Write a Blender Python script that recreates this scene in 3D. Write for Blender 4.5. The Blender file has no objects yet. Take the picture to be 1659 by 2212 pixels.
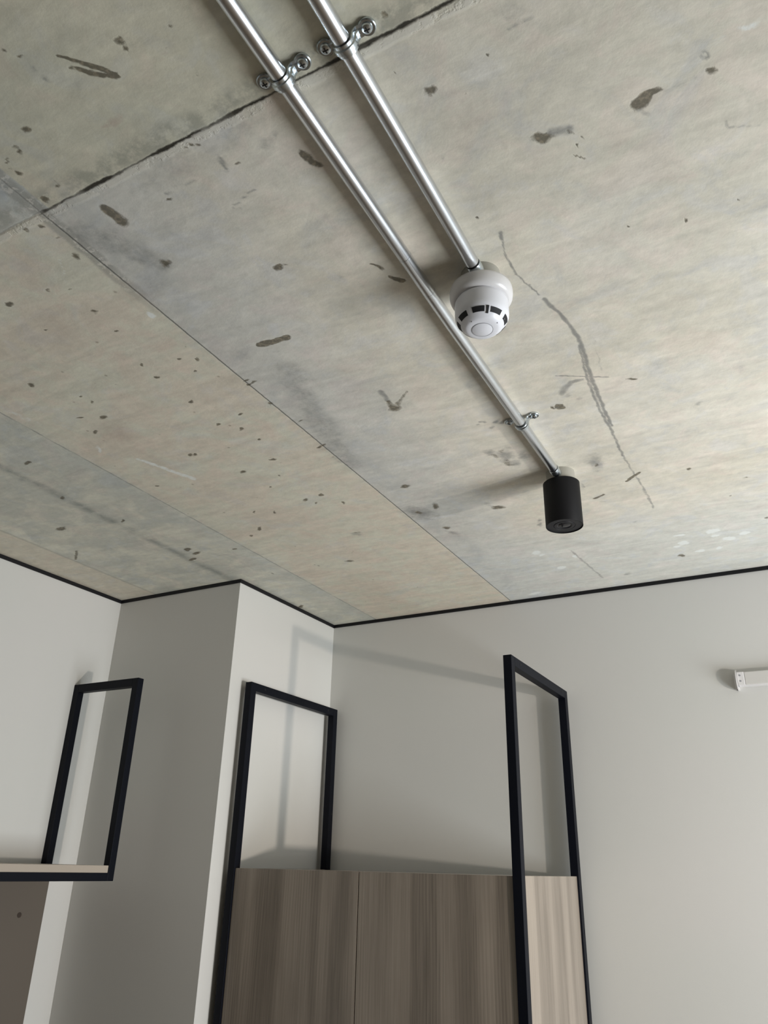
import bpy, bmesh, math, random
import numpy as np
from mathutils import Matrix, Vector

random.seed(4)
SC = bpy.context.scene
COL = SC.collection
EYE = 1.5          # camera height above the floor
TOP = 2.5          # underside of the concrete ceiling

# ------------------------------------------------------------------ camera
CAM_R = (0.878965, 0.476360, 0.022380)
CAM_U = (0.181540, -0.377629, 0.907986)
CAM_F = (-0.440980, 0.794026, 0.418401)
cam_data = bpy.data.cameras.new('camera')
cam = bpy.data.objects.new('camera', cam_data)
COL.objects.link(cam)
cam.matrix_world = Matrix(((CAM_R[0], CAM_U[0], -CAM_F[0], 0), (CAM_R[1], CAM_U[1], -CAM_F[1], 0),
                           (CAM_R[2], CAM_U[2], -CAM_F[2], EYE), (0, 0, 0, 1)))
cam_data.sensor_fit = 'VERTICAL'
cam_data.sensor_height = 24.0
cam_data.lens = 1664.34 / 2212 * 24.0
cam_data.clip_start = 0.01
SC.camera = cam

# ------------------------------------------------------------------ light
world = bpy.data.worlds.new('sky')
SC.world = world
world.use_nodes = True
world.node_tree.nodes['Background'].inputs['Color'].default_value = (0.62, 0.74, 0.9, 1)
world.node_tree.nodes['Background'].inputs['Strength'].default_value = 1.0


def area(name, loc, target, sx, sy, watts, color, spread=180):
    d = bpy.data.lights.new(name, 'AREA')
    d.shape = 'RECTANGLE'
    d.size, d.size_y, d.energy, d.color = sx, sy, watts, color
    d.spread = math.radians(spread)
    o = bpy.data.objects.new(name, d)
    COL.objects.link(o)
    o.location = loc
    v = Vector(target) - Vector(loc)
    o.rotation_euler = v.to_track_quat('-Z', 'Y').to_euler()
    return o


area('daylight', (2.13, 1.74, 0.83), (1.03, 1.70, 1.46), 1.6, 1.3, 78, (0.91, 0.965, 1.0))
area('bright_reflection', (2.08, 1.42, 1.275), (-1.85, 2.60, 1.55), 0.07, 0.07, 6.2, (1.0, 0.88, 0.76), 75)

SC.view_settings.view_transform = 'Standard'
SC.view_settings.look = 'None'
SC.view_settings.gamma = 1.0
SC.view_settings.use_curve_mapping = False
SC.view_settings.exposure = 0.25


# ------------------------------------------------------------------ node helpers
class NT:
    def __init__(self, name):
        self.m = bpy.data.materials.new(name)
        self.m.use_nodes = True
        self.t = self.m.node_tree
        self.p = self.t.nodes['Principled BSDF']

    def node(self, kind, **kw):
        n = self.t.nodes.new(kind)
        for k, v in kw.items():
            setattr(n, k, v)
        return n

    def put(self, sock, v):
        if isinstance(v, bpy.types.NodeSocket):
            self.t.links.new(v, sock)
        elif v is not None:
            if isinstance(v, tuple) and len(v) == 3 and sock.type == 'RGBA':
                v = (*v, 1)
            sock.default_value = v

    def math(self, op, a, b=None, c=None, clamp=False):
        n = self.node('ShaderNodeMath', operation=op, use_clamp=clamp)
        for i, v in enumerate((a, b, c)):
            if v is not None:
                self.put(n.inputs[i], v)
        return n.outputs[0]

    def mix(self, f, a, b):
        n = self.node('ShaderNodeMix', data_type='RGBA')
        self.put(n.inputs[0], f)
        self.put(n.inputs[6], a)
        self.put(n.inputs[7], b)
        return n.outputs[2]

    def step(self, v, lo, hi, a=0.0, b=1.0):
        n = self.node('ShaderNodeMapRange', interpolation_type='SMOOTHSTEP')
        for i, x in enumerate((v, lo, hi, a, b)):
            self.put(n.inputs[i], x)
        return n.outputs[0]

    def noise(self, vec, scale, detail=3, rough=0.55, dist=0.0):
        n = self.node('ShaderNodeTexNoise')
        self.put(n.inputs['Vector'], vec)
        n.inputs['Scale'].default_value = scale
        n.inputs['Detail'].default_value = detail
        n.inputs['Roughness'].default_value = rough
        n.inputs['Distortion'].default_value = dist
        return n.outputs['Fac']

    def coords(self):
        return self.node('ShaderNodeTexCoord').outputs['Object']

    def scaled(self, vec, s, rot=(0, 0, 0)):
        n = self.node('ShaderNodeMapping')
        self.put(n.inputs['Vector'], vec)
        n.inputs['Scale'].default_value = s
        n.inputs['Rotation'].default_value = rot
        return n.outputs[0]

    def bump(self, h, strength, dist=0.002):
        n = self.node('ShaderNodeBump')
        n.inputs['Strength'].default_value = strength
        n.inputs['Distance'].default_value = dist
        self.put(n.inputs['Height'], h)
        self.put(self.p.inputs['Normal'], n.outputs[0])

    def out(self, color=None, rough=None, metal=None, spec=None):
        self.put(self.p.inputs['Base Color'], color)
        self.put(self.p.inputs['Roughness'], rough)
        self.put(self.p.inputs['Metallic'], metal)
        self.put(self.p.inputs['Specular IOR Level'], spec)
        return self.m


def plain(name, color, rough=0.5, metal=0.0, spec=0.5, grain=0.0):
    n = NT(name)
    if grain:
        v = n.noise(n.coords(), 260, 2)
        n.bump(v, grain, 0.001)
    return n.out(color, rough, metal, spec)


# ------------------------------------------------------------------ materials
def make_paint():
    n = NT('wall_paint')
    c = n.coords()
    big = n.noise(c, 1.3, 2)
    fine = n.noise(c, 420, 2, 0.7)
    col = n.mix(n.step(big, 0.3, 0.7), (0.635, 0.622, 0.595), (0.62, 0.618, 0.588))
    n.bump(fine, 0.12, 0.0012)
    return n.out(col, 0.62, 0.0, 0.3)


def make_wood(name, dark, light):
    n = NT(name)
    c = n.coords()
    s = n.node('ShaderNodeSeparateXYZ')
    n.put(s.inputs[0], c)
    u = n.math('ADD', s.outputs[0], s.outputs[1])
    cb = n.node('ShaderNodeCombineXYZ')
    n.put(cb.inputs[0], u)
    n.put(cb.inputs[2], s.outputs[2])
    v = cb.outputs[0]
    warp = n.noise(n.scaled(v, (6, 1, 1.6)), 1.0, 2)
    band = n.noise(n.scaled(v, (12, 1, 0.5)), 1.0, 1.5, 0.5, 0.35)
    band2 = n.noise(n.scaled(v, (42, 1, 0.5)), 1.0, 2, 0.5, 0.3)
    fine = n.noise(n.scaled(v, (260, 1, 4.5)), 1.0, 3, 0.6, 0.6)
    cath = n.node('ShaderNodeTexWave', wave_type='BANDS', bands_direction='X')
    n.put(cath.inputs['Vector'], n.scaled(v, (14, 1, 0.9)))
    cath.inputs['Scale'].default_value = 2.2
    cath.inputs['Distortion'].default_value = 5.0
    cath.inputs['Detail'].default_value = 2.0
    cath.inputs['Detail Scale'].default_value = 0.9
    k = n.math('ADD', n.math('MULTIPLY', n.step(band, 0.36, 0.64), 0.45), n.math('MULTIPLY', n.step(band2, 0.3, 0.7), 0.13))
    k = n.math('ADD', k, n.math('MULTIPLY', n.step(fine, 0.3, 0.7), 0.30))
    k = n.math('ADD', k, n.math('MULTIPLY', n.math('MULTIPLY', cath.outputs['Fac'], n.step(warp, 0.42, 0.60)), 0.24))
    col = n.mix(k, dark, light)
    n.bump(fine, 0.08, 0.0008)
    return n.out(col, 0.30, 0.0, 0.70)


def make_steel():
    n = NT('galvanised_steel')
    c = n.coords()
    a = n.noise(n.scaled(c, (1, 0.6, 1)), 55, 2)
    b = n.noise(n.scaled(c, (0.2, 5, 0.2)), 60, 2)
    col = n.mix(a, (0.66, 0.68, 0.70), (0.74, 0.76, 0.79))
    n.bump(b, 0.02, 0.0002)
    return n.out(col, n.math('ADD', n.math('MULTIPLY', a, 0.03), 0.25), 1.0)


def make_floor():
    n = NT('oak_floor')
    c = n.coords()
    f = n.noise(n.scaled(c, (3, 40, 1)), 1.0, 3)
    return n.out(n.mix(f, (0.17, 0.125, 0.085), (0.25, 0.19, 0.13)), 0.4)


def make_concrete():
    n = NT('board_marked_concrete')
    c = n.coords()
    s = n.node('ShaderNodeSeparateXYZ')
    n.put(s.inputs[0], c)
    X, Y = s.outputs[0], s.outputs[1]
    wob = n.math('MULTIPLY', n.math('SUBTRACT', n.noise(c, 9, 4, 0.65), 0.5), 0.022)
    wob2 = n.math('MULTIPLY', n.math('SUBTRACT', n.noise(c, 45, 4, 0.7), 0.5), 0.010)
    Xw, Yw = n.math('ADD', X, wob2), n.math('ADD', Y, wob2)

    def band(v, lo, hi, soft=0.004):     # 1 inside lo..hi
        return n.math('MULTIPLY', n.step(v, lo - soft, lo + soft), n.step(v, hi + soft, hi - soft))

    def line(v, at, half, soft):         # 1 on a line
        d = n.math('ABSOLUTE', n.math('SUBTRACT', v, at))
        hi = n.math('ADD', half, soft) if not isinstance(half, float) else half + soft
        lo = n.math('SUBTRACT', half, soft * 0.5) if not isinstance(half, float) else half - soft * 0.5
        return n.step(d, hi, lo)

    SX, SY = -1.001, 0.5715
    clouds = n.noise(c, 3.1, 5, 0.6, 0.4)
    clouds2 = n.noise(n.scaled(c, (1, 1, 1), (0, 0, 0.4)), 8.5, 5, 0.62, 0.6)
    streak = n.noise(n.scaled(c, (5.5, 30, 1), (0, 0, 0.0)), 1.0, 4, 0.6, 0.8)
    speck = n.noise(c, 75, 4, 0.7)
    # casting bays have their own tint
    main = n.mix(n.step(clouds, 0.35, 0.65), (0.47, 0.455, 0.40), (0.50, 0.49, 0.445))
    main = n.mix(n.math('MULTIPLY', n.step(clouds2, 0.52, 0.72), 0.55), main, (0.53, 0.495, 0.45))
    main = n.mix(n.math('MULTIPLY', n.step(clouds2, 0.46, 0.28), 0.6), main, (0.435, 0.44, 0.425))
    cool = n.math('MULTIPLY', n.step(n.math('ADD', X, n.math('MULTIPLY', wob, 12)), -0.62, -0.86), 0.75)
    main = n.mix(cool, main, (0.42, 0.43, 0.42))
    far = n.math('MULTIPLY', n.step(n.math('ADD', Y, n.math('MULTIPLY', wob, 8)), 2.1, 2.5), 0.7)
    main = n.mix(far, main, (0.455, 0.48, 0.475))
    near = n.mix(n.step(clouds, 0.4, 0.62), (0.45, 0.44, 0.37), (0.43, 0.43, 0.365))
    pink = n.mix(n.step(clouds2, 0.42, 0.6), (0.485, 0.455, 0.395), (0.455, 0.455, 0.395))
    grey = n.mix(n.step(clouds2, 0.4, 0.65), (0.39, 0.405, 0.375), (0.45, 0.455, 0.405))
    blue = n.mix(n.step(clouds2, 0.4, 0.6), (0.36, 0.385, 0.385), (0.44, 0.45, 0.43))
    left = n.mix(n.step(Xw, -1.625, -1.635), pink, grey)
    edge = n.math('MULTIPLY', n.step(n.math('ABSOLUTE', n.math('SUBTRACT', n.math('ADD', X, wob), -1.66)), 0.075, 0.0), 0.5)
    left = n.mix(edge, left, (0.37, 0.395, 0.38))
    left = n.mix(n.math('MULTIPLY', line(n.math('ADD', X, wob), -1.885, 0.008, 0.026), n.step(n.noise(c, 14, 4, 0.65), 0.38, 0.60, 0.3, 1.0)), left, (0.22, 0.235, 0.225))
    left = n.mix(n.step(Xw, -2.285, -2.30), left, (0.45, 0.435, 0.38))
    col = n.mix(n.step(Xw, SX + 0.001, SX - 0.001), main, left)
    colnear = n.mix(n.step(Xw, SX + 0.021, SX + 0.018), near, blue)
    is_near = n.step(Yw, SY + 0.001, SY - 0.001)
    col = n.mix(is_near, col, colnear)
    # mottling
    m = n.math('ADD', n.math('MULTIPLY', n.math('SUBTRACT', streak, 0.5), 0.40), n.math('MULTIPLY', n.math('SUBTRACT', clouds2, 0.5), 0.28))
    m = n.math('ADD', m, n.math('MULTIPLY', n.math('SUBTRACT', speck, 0.5), 0.24))
    m = n.math('MULTIPLY', n.math('ADD', m, 1.0), 1.38)
    patch = n.noise(n.scaled(c, (1.0, 1.6, 1)), 24, 5, 0.68, 0.5)
    m = n.math('MULTIPLY', m, n.math('ADD', 1.0, n.math('MULTIPLY', n.math('SUBTRACT', patch, 0.5), 0.34)))
    hue = n.noise(c, 11, 4, 0.6, 0.8)
    tint = n.mix(n.step(hue, 0.36, 0.5), (1.055, 0.985, 0.945), (1.03, 0.995, 0.945))
    tint = n.mix(n.step(hue, 0.52, 0.66), tint, (1.005, 0.985, 0.985))
    tn = n.node('ShaderNodeVectorMath', operation='MULTIPLY')
    n.put(tn.inputs[0], col)
    n.put(tn.inputs[1], tint)
    col = tn.outputs[0]
    hs = n.node('ShaderNodeVectorMath', operation='SCALE')
    n.put(hs.inputs[0], col)
    n.put(hs.inputs['Scale'], m)
    col = hs.outputs[0]
    # grey laitance beside the joints, with soft shade painted into the colour
    dy = n.math('SUBTRACT', Y, SY)
    dx = n.math('SUBTRACT', X, SX)
    ridge = n.math('MULTIPLY', band(n.math('ADD', dy, n.math('MULTIPLY', wob, 0.6)), 0.002, 0.016, 0.003), n.step(n.noise(c, 30, 4, 0.7), 0.41, 0.52))
    col = n.mix(n.math('MULTIPLY', ridge, 0.7), col, (0.68, 0.65, 0.57))
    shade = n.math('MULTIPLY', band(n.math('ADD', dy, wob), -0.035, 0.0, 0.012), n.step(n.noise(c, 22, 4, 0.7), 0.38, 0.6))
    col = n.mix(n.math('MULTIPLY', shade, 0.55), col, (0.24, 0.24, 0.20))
    side = n.math('MULTIPLY', band(n.math('ADD', dx, wob), 0.0, 0.10, 0.03), n.step(clouds2, 0.42, 0.62))
    col = n.mix(n.math('MULTIPLY', side, 0.35), col, (0.34, 0.36, 0.36))
    rough_run = n.math('MULTIPLY', band(n.math('ADD', dx, wob), -0.016, 0.016, 0.005), n.step(n.math('ADD', Y, n.math('MULTIPLY', wob, 10)), 0.92, 0.72))
    chips = n.step(n.noise(c, 50, 4, 0.75), 0.5, 0.6)
    col = n.mix(n.math('MULTIPLY', rough_run, 0.6), col, n.mix(chips, (0.31, 0.30, 0.27), (0.62, 0.59, 0.53)))
    # joint lines
    crackx = n.math('MULTIPLY', line(n.math('ADD', Y, n.math('MULTIPLY', wob2, 0.7)), SY, n.step(n.noise(c, 17, 2), 0.35, 0.65, 0.0006, 0.0030), 0.0022), n.step(X, SX - 0.01, SX + 0.01, 0.25, 1.0))
    col = n.mix(n.math('MULTIPLY', crackx, n.step(n.noise(c, 13, 3), 0.32, 0.5, 0.55, 1.0)), col, (0.045, 0.04, 0.03))
    cracky = n.math('MULTIPLY', line(n.math('ADD', X, n.math('MULTIPLY', wob2, 0.35)), SX, 0.0012, 0.0018), n.step(Y, SY - 0.02, SY + 0.05, 0.3, 0.85))
    col = n.mix(cracky, col, (0.15, 0.15, 0.14))
    l1 = n.math('MULTIPLY', line(n.math('ADD', X, n.math('MULTIPLY', wob2, 0.8)), -1.631, 0.0012, 0.003), n.step(n.noise(c, 16, 2), 0.35, 0.55, 0.25, 0.75))
    col = n.mix(l1, col, (0.23, 0.24, 0.22))
    flake = n.math('MULTIPLY', band(n.math('ADD', X, wob), -1.645, -1.62, 0.005), n.step(n.noise(c, 38, 4, 0.7), 0.55, 0.66))
    col = n.mix(n.math('MULTIPLY', flake, 0.6), col, (0.60, 0.60, 0.54))
    l3 = n.math('MULTIPLY', line(n.math('ADD', X, n.math('MULTIPLY', wob2, 1.2)), -2.29, 0.002, 0.010), 0.45)
    col = n.mix(l3, col, (0.28, 0.26, 0.22))
    # small pores and rust-coloured specks
    vor = n.node('ShaderNodeTexVoronoi', feature='F1')
    n.put(vor.inputs['Vector'], n.scaled(c, (1, 1, 1)))
    vor.inputs['Scale'].default_value = 26
    vr = n.node('ShaderNodeSeparateColor')
    n.put(vr.inputs[0], vor.outputs['Color'])
    pore = n.math('MULTIPLY', n.step(n.math('ADD', vor.outputs['Distance'], n.math('MULTIPLY', speck, 0.12)), 0.19, 0.10), n.step(vr.outputs[0], 0.66, 0.80))
    bay = n.math('MULTIPLY', band(X, -1.63, -1.0, 0.03), n.step(Y, SY, SY + 0.05, 0.2, 1.0))
    col = n.mix(n.math('MULTIPLY', pore, n.math('MULTIPLY', n.math('ADD', n.math('MULTIPLY', bay, 0.8), 0.14), 0.55)), col, (0.22, 0.17, 0.12))
    # marks of their own shape, stored on the mesh
    at = n.node('ShaderNodeAttribute', attribute_name='marks')
    sc = n.node('ShaderNodeSeparateColor')
    n.put(sc.inputs[0], at.outputs['Color'])
    alpha = at.outputs['Alpha']
    jag = n.math('MULTIPLY', n.math('SUBTRACT', n.noise(c, 85, 4, 0.7), 0.5), 0.9)
    jagb = n.math('MULTIPLY', n.math('SUBTRACT', n.noise(c, 40, 4, 0.7), 0.5), 0.9)
    pinkm = n.math('ADD', alpha, n.math('MULTIPLY', jagb, n.step(alpha, 0.0, 0.25)))
    col = n.mix(n.step(pinkm, 0.1, 1.0, 0, 0.5), col, (0.47, 0.36, 0.30))
    gm = n.math('ADD', sc.outputs[1], n.math('MULTIPLY', jagb, n.math('MULTIPLY', n.step(sc.outputs[1], 0.0, 0.3), 1.2)))
    col = n.mix(n.step(gm, 0.10, 1.1, 0, 0.76), col, (0.18, 0.18, 0.175))
    wm = n.math('ADD', sc.outputs[2], n.math('MULTIPLY', jag, n.step(sc.outputs[2], 0.0, 0.3)))
    col = n.mix(n.step(wm, 0.15, 0.6, 0, 0.9), col, (0.82, 0.84, 0.81))
    dm = n.math('ADD', sc.outputs[0], n.math('MULTIPLY', jag, n.math('MULTIPLY', n.step(sc.outputs[0], 0.0, 0.3), 0.8)))
    dark = n.step(dm, 0.16, 0.68, 0, 0.88)
    inner = n.step(n.noise(c, 120, 3), 0.45, 0.65)
    col = n.mix(dark, col, n.mix(inner, (0.105, 0.09, 0.06), (0.22, 0.185, 0.125)))
    h = n.math('ADD', n.math('MULTIPLY', clouds2, 0.5), n.math('MULTIPLY', speck, 0.35))
    h = n.math('SUBTRACT', h, n.math('MULTIPLY', dark, 0.8))
    h = n.math('SUBTRACT', h, n.math('MULTIPLY', crackx, 1.5))
    h = n.math('SUBTRACT', h, n.math('MULTIPLY', cracky, 0.8))
    h = n.math('ADD', h, n.math('MULTIPLY', ridge, 0.6))
    n.bump(h, 0.34, 0.004)
    return n.out(col, 0.62, 0.0, 0.35)


PAINT = make_paint()
CONCRETE = make_concrete()
WOOD = make_wood('taupe_oak_laminate', (0.140, 0.116, 0.092), (0.345, 0.295, 0.245))
STEEL = make_steel()
ZINC = plain('zinc_plated', (0.60, 0.65, 0.68), 0.26, 1.0)
BLACK_GAP = plain('black_trim', (0.007, 0.007, 0.009), 0.5, 0.0, 0.3)
BLACK_METAL = plain('black_powder_coat', (0.003, 0.004, 0.008), 0.5, 0.0, 0.14, 0.03)
HOLE = plain('dark_hole', (0.004, 0.004, 0.004), 0.8)
LAMP_BLACK = plain('matt_black_lamp', (0.0030, 0.0030, 0.0042), 0.55, 0.0, 0.25)
LAMP_FACE = plain('charcoal_lamp_face', (0.011, 0.011, 0.014), 0.45, 0.0, 0.4)
LAMP_LENS = plain('dark_lens', (0.004, 0.004, 0.007), 0.12)
WHITE = plain('white_plastic', (0.72, 0.70, 0.695), 0.24)
WHITE_FACE = plain('cool_white_plastic', (0.80, 0.80, 0.84), 0.3)
OFFWHITE = plain('concrete_coloured_box', (0.34, 0.325, 0.28), 0.45)
DIFFUSER = plain('opal_diffuser', (0.62, 0.60, 0.57), 0.35)
VENT_BLACK = plain('vent_shadow', (0.006, 0.006, 0.008), 0.7)
GREY_MARK = plain('grey_mark', (0.30, 0.30, 0.32), 0.5)
BOARD = plain('pale_shelf_board', (0.40, 0.345, 0.285), 0.5, 0.0, 0.4, 0.05)
PANEL = plain('taupe_panel', (0.12, 0.10, 0.08), 0.55, 0.0, 0.4, 0.05)
FLOOR = make_floor()
FRAME_WHITE = plain('window_frame_white', (0.7, 0.7, 0.7), 0.4)


# ------------------------------------------------------------------ mesh helpers
def finish(name, bm, mat, parent=None, smooth=False, bevel=0.0):
    if bevel:
        bmesh.ops.bevel(bm, geom=[e for e in bm.edges if e.calc_face_angle(0) > 0.6], offset=bevel, segments=2, affect='EDGES', profile=0.6)
    bmesh.ops.recalc_face_normals(bm, faces=bm.faces[:])
    me = bpy.data.meshes.new(name)
    bm.to_mesh(me)
    bm.free()
    me.materials.append(mat)
    if smooth:
        me.polygons.foreach_set('use_smooth', [True] * len(me.polygons))
        me.set_sharp_from_angle(angle=math.radians(smooth if smooth is not True else 40))
    o = bpy.data.objects.new(name, me)
    COL.objects.link(o)
    if parent:
        o.parent = parent
    return o


def tag(o, label=None, cat=None, group=None, kind=None):
    for k, v in (('label', label), ('category', cat), ('group', group), ('kind', kind)):
        if v:
            o[k] = v
    return o


def thing(name, loc, label, cat, group=None):
    o = bpy.data.objects.new(name, None)
    o.empty_display_size = 0.05
    COL.objects.link(o)
    o.location = loc
    return tag(o, label, cat, group)


def box(bm, x0, x1, y0, y1, z0, z1):
    r = bmesh.ops.create_cube(bm, size=1)
    bmesh.ops.scale(bm, vec=(x1 - x0, y1 - y0, z1 - z0), verts=r['verts'])
    bmesh.ops.translate(bm, vec=((x0 + x1) / 2, (y0 + y1) / 2, (z0 + z1) / 2), verts=r['verts'])
    return r['verts']


def boxes(*bs):
    bm = bmesh.new()
    for b in bs:
        box(bm, *b)
    return bm


def lathe(bm, prof, n=48, cx=0, cy=0):
    """profile of (radius, z) spun about the vertical through cx, cy"""
    rings = []
    for r, z in prof:
        if r < 1e-6:
            rings.append([bm.verts.new((cx, cy, z))])
        else:
            rings.append([bm.verts.new((cx + r * math.cos(2 * math.pi * i / n), cy + r * math.sin(2 * math.pi * i / n), z)) for i in range(n)])
    for a, b in zip(rings, rings[1:]):
        for i in range(n):
            j = (i + 1) % n
            if len(a) == 1 and len(b) == 1:
                continue
            if len(a) == 1:
                bm.faces.new((a[0], b[i], b[j]))
            elif len(b) == 1:
                bm.faces.new((a[i], a[j], b[0]))
            else:
                bm.faces.new((a[i], a[j], b[j], b[i]))
    return bm


def tube(bm, pts, rads, n=32, cap=True):
    pts = [Vector(p) for p in pts]
    if not hasattr(rads, '__len__'):
        rads = [rads] * len(pts)
    rings = []
    for i, p in enumerate(pts):
        d = (pts[min(i + 1, len(pts) - 1)] - pts[max(i - 1, 0)]).normalized()
        up = Vector((0, 0, 1)) if abs(d.z) < 0.9 else Vector((1, 0, 0))
        a = d.cross(up).normalized()
        b = a.cross(d).normalized()
        rings.append([bm.verts.new(p + a * (rads[i] * math.cos(2 * math.pi * k / n)) + b * (rads[i] * math.sin(2 * math.pi * k / n))) for k in range(n)])
    for r0, r1 in zip(rings, rings[1:]):
        for k in range(n):
            j = (k + 1) % n
            bm.faces.new((r0[k], r0[j], r1[j], r1[k]))
    if cap:
        bm.faces.new(rings[0][::-1])
        bm.faces.new(rings[-1])
    return bm


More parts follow.
